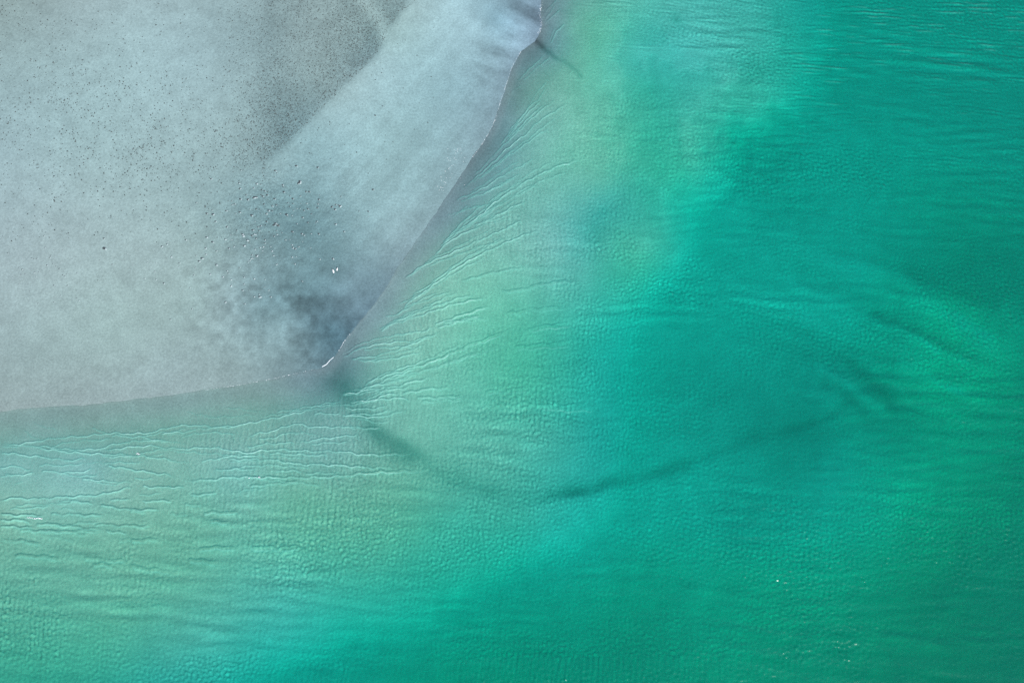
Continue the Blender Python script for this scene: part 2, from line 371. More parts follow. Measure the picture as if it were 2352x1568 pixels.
def water_material():
    m, N, L = new_mat('sea_water')
    out = N.new('ShaderNodeOutputMaterial')
    tc = N.new('ShaderNodeTexCoord')
    cl = N.new('ShaderNodeAttribute'); cl.attribute_name = 'chop'
    mp = N.new('ShaderNodeMapping'); mp.inputs['Scale'].default_value = (1.0, 1.5, 1.0); L.new(tc.outputs['Object'], mp.inputs['Vector'])
    n1 = N.new('ShaderNodeTexNoise'); n1.inputs['Scale'].default_value = 2.2; n1.inputs['Detail'].default_value = 3; n1.inputs['Roughness'].default_value = 0.65
    L.new(mp.outputs[0], n1.inputs['Vector'])
    st = N.new('ShaderNodeMath'); st.operation = 'MULTIPLY'; st.inputs[1].default_value = 0.035; L.new(cl.outputs['Fac'], st.inputs[0])
    bp = N.new('ShaderNodeBump'); bp.inputs['Strength'].default_value = 1.0
    L.new(st.outputs[0], bp.inputs['Distance']); L.new(n1.outputs['Fac'], bp.inputs['Height'])
    # facets turned towards the light let more of it in
    lw = N.new('ShaderNodeLayerWeight'); lw.inputs['Blend'].default_value = 0.5; L.new(bp.outputs[0], lw.inputs['Normal'])
    fc = N.new('ShaderNodeMath'); fc.operation = 'SUBTRACT'; fc.inputs[0].default_value = 1.0; L.new(lw.outputs['Facing'], fc.inputs[1])
    dv = N.new('ShaderNodeMath'); dv.operation = 'DIVIDE'; dv.inputs[1].default_value = 0.82; L.new(fc.outputs[0], dv.inputs[0])
    pw = N.new('ShaderNodeMath'); pw.operation = 'POWER'; pw.inputs[1].default_value = 2.2; L.new(dv.outputs[0], pw.inputs[0])
    mn = N.new('ShaderNodeMath'); mn.operation = 'MINIMUM'; mn.inputs[1].default_value = 1.0; L.new(pw.outputs[0], mn.inputs[0])
    tr = N.new('ShaderNodeBsdfTransparent'); L.new(mn.outputs[0], tr.inputs['Color'])
    df = N.new('ShaderNodeBsdfDiffuse'); L.new(bp.outputs[0], df.inputs['Normal'])
    # bright caustic lines and glitter on the crests, painted as a whitish diffuse
    fo = N.new('ShaderNodeAttribute'); fo.attribute_name = 'crest_glint'
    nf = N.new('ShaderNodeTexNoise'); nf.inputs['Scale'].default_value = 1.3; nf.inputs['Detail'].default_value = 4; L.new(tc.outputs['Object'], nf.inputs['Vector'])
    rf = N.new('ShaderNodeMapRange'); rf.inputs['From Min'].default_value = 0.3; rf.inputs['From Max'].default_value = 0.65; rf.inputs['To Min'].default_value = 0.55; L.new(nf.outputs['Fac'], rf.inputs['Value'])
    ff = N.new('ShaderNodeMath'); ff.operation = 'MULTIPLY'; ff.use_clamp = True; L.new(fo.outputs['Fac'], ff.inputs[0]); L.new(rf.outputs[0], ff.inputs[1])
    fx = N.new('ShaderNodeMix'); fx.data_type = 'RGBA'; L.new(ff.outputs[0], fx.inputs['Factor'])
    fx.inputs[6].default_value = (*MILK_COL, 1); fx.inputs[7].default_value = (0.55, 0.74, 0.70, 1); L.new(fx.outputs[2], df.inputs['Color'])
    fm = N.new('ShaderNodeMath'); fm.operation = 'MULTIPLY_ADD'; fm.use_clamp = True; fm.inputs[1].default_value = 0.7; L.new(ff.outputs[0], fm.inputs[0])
    mk = N.new('ShaderNodeAttribute'); mk.attribute_name = 'cloudy'; ms = N.new('ShaderNodeMath'); ms.operation = 'MULTIPLY'; ms.inputs[1].default_value = MILK
    L.new(mk.outputs['Fac'], ms.inputs[0]); L.new(ms.outputs[0], fm.inputs[2])
    gl = N.new('ShaderNodeBsdfGlossy'); gl.inputs['Roughness'].default_value = 0.20; L.new(bp.outputs[0], gl.inputs['Normal'])
    # the surface does not bend light here, so it lets it out as it lets it in
    ge = N.new('ShaderNodeNewGeometry'); ior = N.new('ShaderNodeMapRange'); L.new(ge.outputs['Backfacing'], ior.inputs['Value'])
    ior.inputs['To Min'].default_value = 1.33; ior.inputs['To Max'].default_value = 1 / 1.33
    fr = N.new('ShaderNodeFresnel'); L.new(ior.outputs[0], fr.inputs['IOR']); L.new(bp.outputs[0], fr.inputs['Normal'])
    m1 = N.new('ShaderNodeMixShader'); L.new(fm.outputs[0], m1.inputs[0])
    L.new(tr.outputs[0], m1.inputs[1]); L.new(df.outputs[0], m1.inputs[2])
    m2 = N.new('ShaderNodeMixShader'); L.new(fr.outputs[0], m2.inputs[0]); L.new(m1.outputs[0], m2.inputs[1]); L.new(gl.outputs[0], m2.inputs[2])
    L.new(m2.outputs[0], out.inputs['Surface'])
    va = N.new('ShaderNodeVolumeAbsorption')
    D = float(ABSORB.max() * 1.02)
    va.inputs['Density'].default_value = D
    va.inputs['Color'].default_value = (*(1 - ABSORB / D), 1)
    L.new(va.outputs[0], out.inputs['Volume'])
    return m

MAT_SAND = sand_material()
MAT_WATER = water_material()

# ------------------------------------------------------------------ sand flat and sea bed
XL, XR, YB, YT = -92.0, 92.0, -19.0, 97.0
gx = far_lines(grid_lines([(XL, XR, 0.27)])); gy = far_lines(grid_lines([(YB, YT, 0.27)]))
XX, YY = np.meshgrid(gx, gy); X = XX.ravel(); Y = YY.ravel()
SD = shore_sd(X, Y)
Xc = np.clip(X, XL - 2, XR + 2); Yc = np.clip(Y, YB - 1, YT + 2)
# uneven borders: the measured field is bent by noise
wx = 2.6 * fbm(X * 0.09, Y * 0.07, 3, 5) + 0.9 * fbm(X * 0.5, Y * 0.3, 5, 4)
wy = 2.6 * fbm(X * 0.09, Y * 0.07, 33, 5) + 0.9 * fbm(X * 0.5, Y * 0.3, 35, 4)
mott = np.exp(-(((X - G(1620, 230)[0]) / 24) ** 2 + ((Y - G(1620, 230)[1]) / 24) ** 2))
edge = np.clip(np.abs(SD) / 14.0, 0, 1) * (0.3 + 0.8 * mott)
Xw = Xc + wx * edge; Yw = Yc + wy * edge

WP = GP([(c[0], c[1]) for c in WATER_C])
WV = np.array([c[2:] for c in WATER_C], float) / 255.0
# the measured colours, spread smoothly over the water, give depth and tone of the bed
ccx = np.arange(XL - 4, XR + 5, 1.0); ccy = np.arange(YB - 3, YT + 5, 1.0)
CXX, CYY = np.meshgrid(ccx, ccy)
CF = np.clip(tps_eval(tps_fit(WP, WV, 4.0), WP, CXX.ravel(), CYY.ravel()), 0.0, 0.85)
cl_c = smooth(0.3, 7.0, shore_sd(CXX.ravel(), CYY.ravel()))
cd_, cs_, ch_ = fit_bed(s2l(CF * 255.0), cl_c)
def coarse_at(F, xs, ys):
    F = F.reshape(CXX.shape)
    fx = np.clip((xs - ccx[0]) / 1.0, 0, len(ccx) - 1.001); fy = np.clip((ys - ccy[0]) / 1.0, 0, len(ccy) - 1.001)
    i = fx.astype(int); j = fy.astype(int); tx = fx - i; ty = fy - j
    return (F[j, i] * (1 - tx) + F[j, i + 1] * tx) * (1 - ty) + (F[j + 1, i] * (1 - tx) + F[j + 1, i + 1] * tx) * ty
def seaward_fill(F, ok):
    F = np.where(ok, F, 0.0).reshape(CXX.shape); W = ok.astype(float).reshape(CXX.shape)
    for _ in range(14):
        Fp = np.pad(F * W, 1, mode='edge'); Wp = np.pad(W, 1, mode='edge')
        sF = sum(Fp[a:a + F.shape[0], b:b + F.shape[1]] for a in (0, 1, 2) for b in (0, 1, 2)); sW = sum(Wp[a:a + F.shape[0], b:b + F.shape[1]] for a in (0, 1, 2) for b in (0, 1, 2))
        new = (W == 0) & (sW > 0)
        F = np.where(new, sF / np.maximum(sW, 1e-9), F); W = np.where(new, 1.0, W)
    return F.ravel()
ok_c = shore_sd(CXX.ravel(), CYY.ravel()) > 0.9
cd_ = seaward_fill(cd_, ok_c); cs_ = seaward_fill(cs_, ok_c); ch_ = seaward_fill(ch_, ok_c)
def blur(F):
    F = F.reshape(CXX.shape)
    for _ in range(2):
        P_ = np.pad(F, 1, mode='edge'); F = (P_[:-2, 1:-1] + P_[2:, 1:-1] + P_[1:-1, :-2] + P_[1:-1, 2:] + 2 * F) / 6
    return F.ravel()
depth = coarse_at(blur(cd_), Xw, Yw); tone_w = coarse_at(blur(cs_), Xw, Yw); hue_b = coarse_at(blur(ch_), Xw, Yw)
for pts, hw, dd, tf in BED_STROKES:
    P = catmull(GP(pts), 0.8)
    wk = 0.05 if hw < 0.5 else 0.45
    dist, arc, _ = seg_dist(X + wk * wx, Y + wk * wy, P)
    hw = hw * (1 + 0.45 * vnoise(X * 0.16, Y * 0.16, 44))
    taper = smooth(0, 0.12, arc) * (1 - smooth(0.8, 1.0, arc)) if dd != 0.15 or tf != 0.45 else (1 - smooth(0.85, 1.0, arc)) * (0.6 + 0.4 * (1 - arc))
    w = np.exp(-(dist / hw) ** 2) * taper
    if hw.mean() > 0.5: w = w * np.clip(0.8 + 0.9 * fbm(X * 0.2, Y * 0.2, 46, 4), 0.5, 1.3)
    depth = depth + dd * 0.75 * w
    tone_w = tone_w * (1 + (tf - 1) * w)
bar_a = math.radians(-27); ub = X * math.cos(bar_a) + Y * math.sin(bar_a); vb = -X * math.sin(bar_a) + Y * math.cos(bar_a)
bc = np.array(G(2130, 790)); bars = np.exp(-(((ub - (bc[0] * math.cos(bar_a) + bc[1] * math.sin(bar_a))) / 26) ** 2 + ((vb - (-bc[0] * math.sin(bar_a) + bc[1] * math.cos(bar_a))) / 12) ** 2))
fe = fbm(ub * 0.035 + 0.25 * fbm(ub * 0.1, vb * 0.1, 57, 2), vb * 0.26, 55, 5)
depth = depth + bars * 0.4 * fe
tone_w = tone_w * (1 - 0.6 * bars * fe)
fe2 = fbm(X * 0.03, Y * 0.16, 58, 5) * smooth(14, 40, SD)
tone_w = tone_w * (1 + 0.12 * fe2)
Xr = X + 2.5 * wx; Yr = Y + 2.5 * wy
rag = smooth(-0.28, 0.30, fbm(Xr * 0.13 * 0.8 + Yr * 0.13 * 0.3, Yr * 0.085 * 0.9 - Xr * 0.085 * 0.35, 163, 6)) - 0.5
depth = depth + mott * 0.22 * rag * np.clip(depth, 0, 1.0)
tone_w = tone_w * (1 - 0.20 * mott * rag)
depth = depth * (1 + 0.05 * fbm(X * 0.25, Y * 0.25, 50, 4))
depth = np.maximum(depth, 0.03)
depth = np.minimum(depth, 0.05 * np.maximum(SD, 0) + 0.03 * np.maximum(SD - 1.0, 0))
tone_w = tone_w * (1 + 0.06 * fbm(X * 0.12, Y * 0.2, 60, 5) + 0.05 * fbm(X * 0.6, Y * 0.6, 66, 3))

SP = GP([(c[0], c[1]) for c in SAND_C])
SV = s2l(np.array([c[2:] for c in SAND_C])) / WHITE
T = np.clip(tps_eval(tps_fit(SP, SV, 1.0), SP, np.where(SD < 1, Xw, Xc), np.where(SD < 1, Yw, Yc)), 0.05, 0.6)
# the coarse, gravelly patch at the top with its sharp right-hand border
PATCH = catmull(GP([(985, -220), (935, -10), (905, 50), (868, 128), (830, 168), (770, 226), (710, 286), (660, 336), (618, 372), (560, 388), (480, 380)]), 1.0)
pd, parc, ps = seg_dist(X + 0.5 * wx, Y + 0.5 * wy, PATCH)
pin = smooth(-1.0, 0.9, -pd * ps)
A = np.array(G(420, 150)); B = np.array(G(650, 230)); u = (X - A[0]) / (B[0] - A[0])
pin = pin * smooth(0.05, 1.0, u + 0.35 * fbm(X * 0.08, Y * 0.08, 71, 4)) * (0.72 + 0.5 * fbm(X * 0.11, Y * 0.07, 77, 4))
wedge, _, _ = seg_dist(X, Y, GP([(835, 5), (868, 45), (890, 90)]))
blot = np.exp(-(seg_dist(X, Y, GP([(625, 40), (645, 200), (655, 300)]))[0] / 3.5) ** 2) + np.exp(-(seg_dist(X, Y, GP([(880, 20), (850, 110), (830, 140)]))[0] / 2.5) ** 2)
pin = pin * (0.8 + 0.4 * np.clip(blot, 0, 1))
pin = pin * (1 - 0.75 * np.exp(-(wedge / 1.3) ** 2))
T = T * (1 - pin[:, None] * np.array([0.37, 0.335, 0.32]))
# mottled, streaky silt where the bank is wettest (the two points of the waterline)
tipA, _, _ = seg_dist(X, Y, GP([(1235, -40), (1200, 60), (1140, 140)]))
tipB, _, _ = seg_dist(X, Y, GP([(560, 700), (690, 700), (760, 780)]))
a30 = math.radians(-28); u = X * math.cos(a30) + Y * math.sin(a30); v = -X * math.sin(a30) + Y * math.cos(a30)
stA = fbm(u * 0.10, v * 0.45, 81, 5)
stB = 0.6 * fbm(X * 0.30, Y * 0.34, 85, 5) + 0.7 * fbm(X * 0.9, Y * 1.0, 86, 4)
T = T * (1 + (0.8 * stA * np.exp(-(tipA / 5.0) ** 2) + 0.55 * stB * np.exp(-(tipB / 9.0) ** 2))[:, None])
T = T * (1 + 0.05 * fbm(X * 0.05, Y * 0.05, 91, 5) + 0.04 * fbm(u * 0.08, v * 0.35, 95, 4))[:, None]
a38 = math.radians(52); u2 = X * math.cos(a38) + Y * math.sin(a38); v2 = -X * math.sin(a38) + Y * math.cos(a38)
strip, _, _ = seg_dist(X, Y, GP([(1080, 60), (1000, 260), (880, 430), (760, 560)]))
T = T * (1 + 0.14 * fbm(u2 * 0.09, v2 * 0.7, 97, 5) * np.exp(-(strip / 12.0) ** 2) + 0.05 * fbm(X * 0.35, Y * 0.45, 98, 4))[:, None]
wetness = np.exp(-np.maximum(-SD, 0) / 11.0)

land = SD < 0
tone_dry = np.clip(T, 0.02, 0.75)
tone_bed = np.clip(BED[None] * tone_w[:, None] * np.stack([np.ones_like(hue_b), np.ones_like(hue_b), hue_b], 1), 0.02, 0.85)
rise = np.maximum(-SD, 0)
Z = np.where(land, 0.50 * (1 - np.exp(-rise / 9.0)) + 0.02 * fbm(X * 0.2, Y * 0.2, 101, 3) * np.clip(rise / 4, 0, 1), -depth)
# low lumps and hollows of trampled, burrowed sand around the worm casts
ca = np.array(G(640, 500))
lump = np.exp(-(((X - ca[0]) / 13) ** 2 + ((Y - ca[1]) / 9) ** 2))
Z = Z + np.where(land, lump * 0.06 * fbm(X * 0.8, Y * 1.0, 111, 2), 0)
coarse = np.where(land, np.clip(lump * (0.6 + 0.8 * fbm(X * 0.12, Y * 0.12, 121, 4)) + 0.7 * pin, 0, 1.2), 0)
sand_ob = sheet('sand_flat', gx, gy, Z.reshape(XX.shape), MAT_SAND, attrs=[('tone_dry', 'FLOAT_COLOR', tone_dry), ('tone_bed', 'FLOAT_COLOR', tone_bed), ('seaward', 'FLOAT', np.clip(SD, -50, 50)), ('wet', 'FLOAT', wetness), ('coarse', 'FLOAT', coarse)])
sand_ob['label'] = 'pale grey tidal sand flat sloping under the shallow water'

def ground_z(x, y):
    i = int(np.clip(np.searchsorted(gx, x) - 1, 0, len(gx) - 2)); j = int(np.clip(np.searchsorted(gy, y) - 1, 0, len(gy) - 2))
    ZZ = Z.reshape(XX.shape)
    tx = (x - gx[i]) / (gx[i + 1] - gx[i]); ty = (y - gy[j]) / (gy[j + 1] - gy[j])
    return float((ZZ[j, i] * (1 - tx) + ZZ[j, i + 1] * tx) * (1 - ty) + (ZZ[j + 1, i] * (1 - tx) + ZZ[j + 1, i + 1] * tx) * ty)

# ------------------------------------------------------------------ water surface with its wave crests
ZOOM = {'A': (0, 900, 834 / 2352), 'B': (834, 500, 834 / 2352), 'C': (834, 0, 834 / 2352), 'V': (0, 0, 2500 / 2352)}
# view, height (m), width (m), points
CRESTS = [
    ('A', 1.0, 1.0, [(0,523),(150,515),(250,497),(400,475),(600,460),(760,442),(900,445),(1050,435),(1150,405),(1300,387),(1500,398),(1650,385),(1800,355),(1950,325),(2100,290),(2352,245),(2500,228)]),
    ('A', .9, 1.0, [(0,535),(200,530),(330,537),(450,552),(600,555),(700,545),(780,520),(870,505),(1000,492),(1150,497),(1250,515),(1330,522)]),
    ('A', 1.3, 1.1, [(250,540),(420,565),(560,578),(700,585),(850,590),(950,598),(1080,612),(1180,628),(1250,642),(1330,648)]),
    ('A', 1.2, 1.1, [(0,580),(60,577),(150,592),(260,602),(380,618),(430,625),(500,628),(560,618),(620,625)]),
    ('A', .7, .9, [(350,535),(430,515),(550,495),(650,490),(780,483)]),
    ('A', .8, .9, [(760,455),(870,465),(1000,470),(1050,488),(1180,500)]),
    ('A', 1.2, 1.0, [(700,570),(830,545),(960,532),(1060,530),(1150,545),(1300,548),(1400,540),(1500,545),(1600,562),(1700,578),(1800,562),(1930,555),(2100,565),(2352,570),(2549,592),(2941,584)]),
    ('A', .8, .9, [(960,600),(970,585),(1060,560),(1150,548)]),
    ('A', .9, .9, [(700,600),(800,603),(930,600)]),
    ('A', 1.5, 1.2, [(735,662),(790,672),(870,685),(960,700),(1060,715),(1150,728),(1220,750)]),
    ('A', .9, 1.0, [(0,678),(100,670),(170,685),(240,705)]),
    ('A', 1.2, 1.0, [(0,735),(60,735),(160,725),(240,718)]),
    ('A', 1.0, 1.0, [(285,705),(360,705),(440,712),(530,710),(600,698),(650,688)]),
    ('A', 1.1, 1.1, [(560,758),(680,765),(760,778),(830,775),(920,785)]),
    ('A', 1.5, 1.2, [(1250,775),(1330,768),(1450,765),(1520,752),(1650,745),(1780,748),(1950,750),(2150,748),(2352,738),(2549,719),(3000,702)]),
    ('A', 1.1, 1.1, [(980,805),(1080,815),(1200,812),(1280,820)]),
    ('A', 1.5, 1.3, [(0,900),(100,888),(270,895),(300,890),(430,882),(530,877),(660,868),(760,852),(850,825),(950,812)]),
    ('A', 1.4, 1.3, [(400,912),(530,910),(600,922),(650,940)]),
    ('A', 1.3, 1.5, [(685,940),(800,955),(900,970),(1000,970),(1110,972)]),
    ('A', 1.7, 1.5, [(0,1000),(100,1005),(280,1010),(310,1012)]),
    ('A', 1.5, 1.5, [(345,1000),(500,1003),(650,1010),(720,1015)]),
    ('A', 1.4, 1.6, [(0,1045),(100,1040),(230,1060)]),
    ('A', 1.6, 1.6, [(245,1065),(400,1078),(550,1095),(720,1115)]),
    ('A', 1.4, 1.6, [(650,1070),(800,1078),(950,1085),(1050,1085)]),
    ('A', 1.4, 1.7, [(0,1085),(150,1090),(240,1100)]),
    ('A', 1.2, 1.8, [(130,1115),(300,1118),(500,1130),(630,1155)]),
    ('A', 1.2, 1.2, [(1720,815),(1820,800),(1950,790),(2080,775)]),
    ('A', 1.1, 1.3, [(1310,875),(1380,865),(1500,860)]),
    ('A', 1.1, 1.3, [(980,908),(1100,910),(1190,908)]),
    ('A', .9, 1.4, [(760,895),(900,905)]),
    ('A', 1.0, 1.0, [(1700,475),(1790,440),(1890,425),(1960,395),(2050,380),(2150,398),(2352,400),(2549,412)]),
    ('A', .9, 1.0, [(1380,640),(1480,620),(1560,605),(1650,598),(1800,605)]),
    ('A', 1.1, 1.1, [(1560,625),(1720,622),(1880,628),(1960,640),(2050,655),(2200,658),(2352,665),(2549,680),(2750,685)]),
    ('A', 1.1, 1.0, [(2060,508),(2150,490),(2250,475),(2352,465),(2480,450)]),
    ('A', .8, 1.0, [(1700,540),(1850,515),(2050,508)]),
    ('A', .9, .9, [(1100,443),(1250,435),(1400,410),(1550,400),(1680,388)]),
    ('A', .7, .9, [(1240,470),(1350,445),(1450,438),(1550,440),(1650,460)]),
    ('A', 1.1, 1.6, [(1400,1000),(1500,993),(1650,1000)]),
    ('A', 1.0, 1.7, [(1450,1055),(1580,1065)]),
    ('A', .9, 1.6, [(1170,1005),(1300,1003)]),
    ('A', 1.2, 2.0, [(1730,1240),(1900,1250),(2080,1245)]),
    ('A', 1.1, 2.0, [(1370,1245),(1550,1240),(1650,1250)]),
    ('A', 1.1, 2.0, [(580,1310),(700,1320),(880,1335)]),
    ('A', 1.0, 2.2, [(640,1350),(780,1360)]),
    ('A', .7, 1.2, [(60,965),(200,958),(300,950),(360,920)]),
    ('A', .9, 1.4, [(1270,940),(1400,938)]),
    ('A', .8, 1.1, [(1480,695),(1600,692),(1780,690)]),
    ('A', .8, 1.1, [(1900,700),(2080,705)]),
    ('A', .9, 1.1, [(2100,722),(2352,715)]),
    ('A', .9, 1.1, [(1850,580),(2100,590),(2280,598)]),
    ('A', .9, 1.0, [(2160,310),(2230,307),(2352,310)]),
    ('A', .4, .7, [(170,430),(220,465),(300,487)]),
    ('A', .35, .7, [(230,375),(300,395),(400,430)]),
    ('A', .4, .7, [(1280,290),(1440,330),(1650,325),(1800,312)]),
    ('A', .4, .7, [(1560,265),(1680,280),(1840,300)]),
    ('A', .7, .8, [(1800,330),(2000,300),(2200,255),(2352,235)]),
    ('A', .7, .8, [(1900,300),(2100,265),(2352,220)]),
    ('A', .5, .8, [(630,410),(740,440),(870,465)]),
    ('A', 1.0, 2.2, [(0,1180),(150,1190),(300,1210)]), ('A', .9, 2.4, [(900,1190),(1100,1180)]), ('A', .9, 2.4, [(1300,1320),(1500,1350)]),
    ('A', 1.0, 2.4, [(820,1180),(980,1190)]), ('A', 1.0, 2.4, [(100,1290),(300,1300),(420,1320)]), ('A', .9, 2.6, [(900,1370),(1100,1400),(1250,1420)]),
    ('B', 1.5, 1.0, [(380,690),(560,600),(680,515),(790,435),(860,395),(960,340),(1080,285),(1180,240),(1300,195),(1420,160)]),
    ('B', 1.4, 1.0, [(430,510),(540,430),(650,375),(760,330),(870,280),(980,230),(1080,185),(1180,140),(1240,110)]),
    ('B', 1.1, .9, [(640,340),(720,270),(800,215),(870,185),(960,130),(1080,70),(1200,15),(1240,0)]),
    ('B', 1.0, .8, [(700,260),(780,190),(850,130),(930,70),(1000,25),(1050,0)]),
    ('B', .6, .7, [(470,500),(560,420),(660,330),(700,280)]),
    ('B', .5, .7, [(720,80),(800,50),(900,20),(980,5)]),
    ('B', .9, .9, [(380,760),(450,710),(560,665),(680,620),(770,590)]),
    ('B', .7, .8, [(300,770),(380,750),(480,700)]),
    ('B', .8, .9, [(560,710),(620,685),(700,655)]),
    ('B', 1.2, 1.0, [(260,870),(350,820),(450,790),(560,755),(680,715),(780,685),(900,660),(1020,640)]),
    ('B', .8, .8, [(300,850),(400,790),(520,740)]),
    ('B', 1.2, 1.0, [(640,830),(740,790),(840,760),(950,725),(1050,700)]),
    ('B', .9, 1.0, [(660,850),(780,815),(880,785),(970,775)]),
    ('B', .8, .9, [(350,905),(450,885),(560,870),(650,840)]),
    ('B', 1.1, 1.0, [(0,1055),(80,1010),(170,975),(280,955),(400,940),(500,938),(580,910),(700,880)]),
    ('B', 1.0, 1.0, [(60,1055),(200,1045),(320,1015),(430,980),(540,935),(640,910)]),
    ('B', 1.5, 1.1, [(140,1265),(200,1215),(270,1185),(380,1155),(500,1120),(600,1090),(700,1050),(800,1010),(920,960),(1010,935),(1110,890),(1180,875)]),
    ('B', .9, .9, [(160,1275),(300,1205),(400,1165),(520,1130)]),
    ('B', 1.2, 1.0, [(0,1305),(100,1290),(200,1270),(330,1255),(400,1245),(500,1215),(640,1190)]),
    ('B', 1.1, 1.0, [(0,1380),(100,1370),(200,1350),(300,1310),(420,1290)]),
    ('B', 1.0, 1.0, [(120,1350),(250,1340),(400,1330),(480,1350)]),
    ('B', 1.2, 1.0, [(0,1440),(80,1450),(180,1458),(280,1460),(340,1440),(450,1420)]),
    ('B', 1.1, 1.0, [(0,1525),(100,1530),(200,1540),(280,1540)]),
    ('B', .9, 1.2, [(520,1330),(700,1330),(850,1320)]),
    ('B', .9, 1.2, [(420,1300),(600,1270),(750,1265)]),
    ('B', .9, 1.2, [(550,1360),(700,1350),(850,1345)]),
    ('B', .7, 1.6, [(1100,600),(1250,590),(1350,560),(1500,540),(1650,530)]), ('B', .8, 1.6, [(1300,870),(1450,850),(1600,840)]),
    ('B', .8, 1.6, [(1000,1300),(1150,1290),(1300,1290)]), ('B', .7, 1.5, [(820,530),(1000,480),(1150,450),(1280,430)]),
    ('B', .7, 1.8, [(1200,1000),(1400,985),(1600,980)]), ('B', .7, 1.8, [(1150,760),(1350,730),(1550,720)]), ('B', .7, 1.7, [(1350,1400),(1550,1420),(1750,1415)]),
    ('C', 1.5, 1.0, [(840,1560),(960,1480),(1010,1430),(1100,1360),(1180,1310),(1270,1250),(1370,1200),(1480,1150),(1600,1115),(1680,1090)]),
    ('C', .9, .8, [(1010,1390),(1090,1335),(1180,1285),(1270,1240)]),
    ('C', .8, .8, [(1010,1420),(1120,1340),(1200,1300)]),
    ('C', 1.0, .9, [(780,1380),(900,1330),(1000,1280),(1090,1220),(1180,1170),(1260,1130),(1350,1080)]),
    ('C', .8, .8, [(1010,1320),(1110,1265),(1220,1215)]),
    ('C', 1.1, .9, [(820,1310),(950,1200),(1050,1110),(1120,1040),(1220,960),(1280,915),(1340,850),(1430,790),(1520,735),(1600,690)]),
    ('C', .8, .8, [(1090,1000),(1200,860),(1290,740),(1350,690),(1430,570)]),
    ('C', .7, .7, [(1150,900),(1260,780),(1330,660),(1430,540)]),
    ('C', .7, .8, [(1000,1180),(1130,1080),(1200,1010)]),
    ('C', .5, .7, [(1100,690),(1200,610),(1260,590)]),
    ('C', .9, .7, [(1340,240),(1400,140),(1440,80),(1480,10)]),
    ('C', .8, .7, [(1250,560),(1330,480),(1440,390)]), ('C', .7, .7, [(1210,560),(1300,470),(1400,380)]),
    ('C', 1.0, .7, [(1440,300),(1480,220),(1540,160)]), ('C', .8, .7, [(1430,290),(1470,190)]),
    ('C', .8, .7, [(1380,200),(1430,130),(1520,60)]), ('C', .7, .7, [(1400,90),(1450,30),(1490,-10)]),
    ('C', 1.1, .9, [(910,1560),(1000,1510),(1100,1465),(1200,1415),(1280,1385)]),
    ('C', .6, .8, [(760,1500),(820,1450),(880,1415)]), ('C', .6, .8, [(820,1450),(920,1425),(1040,1400)]), ('C', .9, .9, [(1140,1560),(1240,1525)]),
]

def resample(P, n=24):
    P = np.asarray(P, float); k = np.concatenate([[0], np.cumsum(np.hypot(*(P[1:] - P[:-1]).T))]); t = np.linspace(0, k[-1], n)
    return np.stack([np.interp(t, k, P[:, 0]), np.interp(t, k, P[:, 1])], 1)
def to_v(c):
    ox, oy, sc = ZOOM[c[0]]
    return np.array([((ox + px * sc) * VW / 2500, (oy + py * sc) * VW / 2500) for px, py in c[3]])
rc = random.Random(77); extra = []
longs = [c for c in CRESTS if c[0] in 'BC' and len(c[3]) >= 5 and c[1] >= 0.8]
for c in longs:
    P = resample(to_v(c))
    for _ in range(3):
        a0 = rc.randrange(0, 6); a1 = rc.randrange(17, 24); sh = rc.choice((-1, 1)) * rc.uniform(7, 24)
        Q = P[a0:a1]; d = np.gradient(Q, axis=0); nn = np.stack([-d[:, 1], d[:, 0]], 1) / (np.hypot(d[:, 0], d[:, 1])[:, None] + 1e-6)
        grow = np.linspace(0.3, 1.2, len(Q))[:, None]
        extra.append(('V', rc.uniform(0.5, 0.95), rc.uniform(0.7, 0.95), [(p[0] * 2500 / 2352 / ZOOM['V'][2], p[1] * 2500 / 2352 / ZOOM['V'][2]) for p in (Q + nn * sh * grow)[::3]]))
lowl = [c for c in CRESTS if c[0] == 'A' and len(c[3]) >= 4 and c[1] >= 0.8]
for c in lowl:
    P = resample(to_v(c)); a0 = rc.randrange(0, 10); a1 = rc.randrange(12, 24); Q = P[a0:a1]
    ang = rc.uniform(-0.12, 0.12); m0 = Q.mean(0); R2 = np.array([[math.cos(ang), -math.sin(ang)], [math.sin(ang), math.cos(ang)]])
    Q = (Q - m0) @ R2.T + m0 + np.array([rc.uniform(-25, 25), rc.uniform(5, 20)])
    extra.append(('V', rc.uniform(0.45, 0.85), rc.uniform(0.7, 1.1) * c[2], [(p[0] * 2500 / 2352 / ZOOM['V'][2], p[1] * 2500 / 2352 / ZOOM['V'][2]) for p in Q[::3]]))
CRESTS = CRESTS + [e for e in extra if len(e[3]) >= 2]

wxg = far_lines(grid_lines([(XL, 22.0, 0.128), (22.0, XR, 0.17)]))
wyg = far_lines(grid_lines([(YB, 52.0, 0.092), (52.0, YT, 0.14)]))
WX, WY = np.meshgrid(wxg, wyg)
sh = WX.shape
x = WX.ravel().astype(np.float32); y = WY.ravel().astype(np.float32)
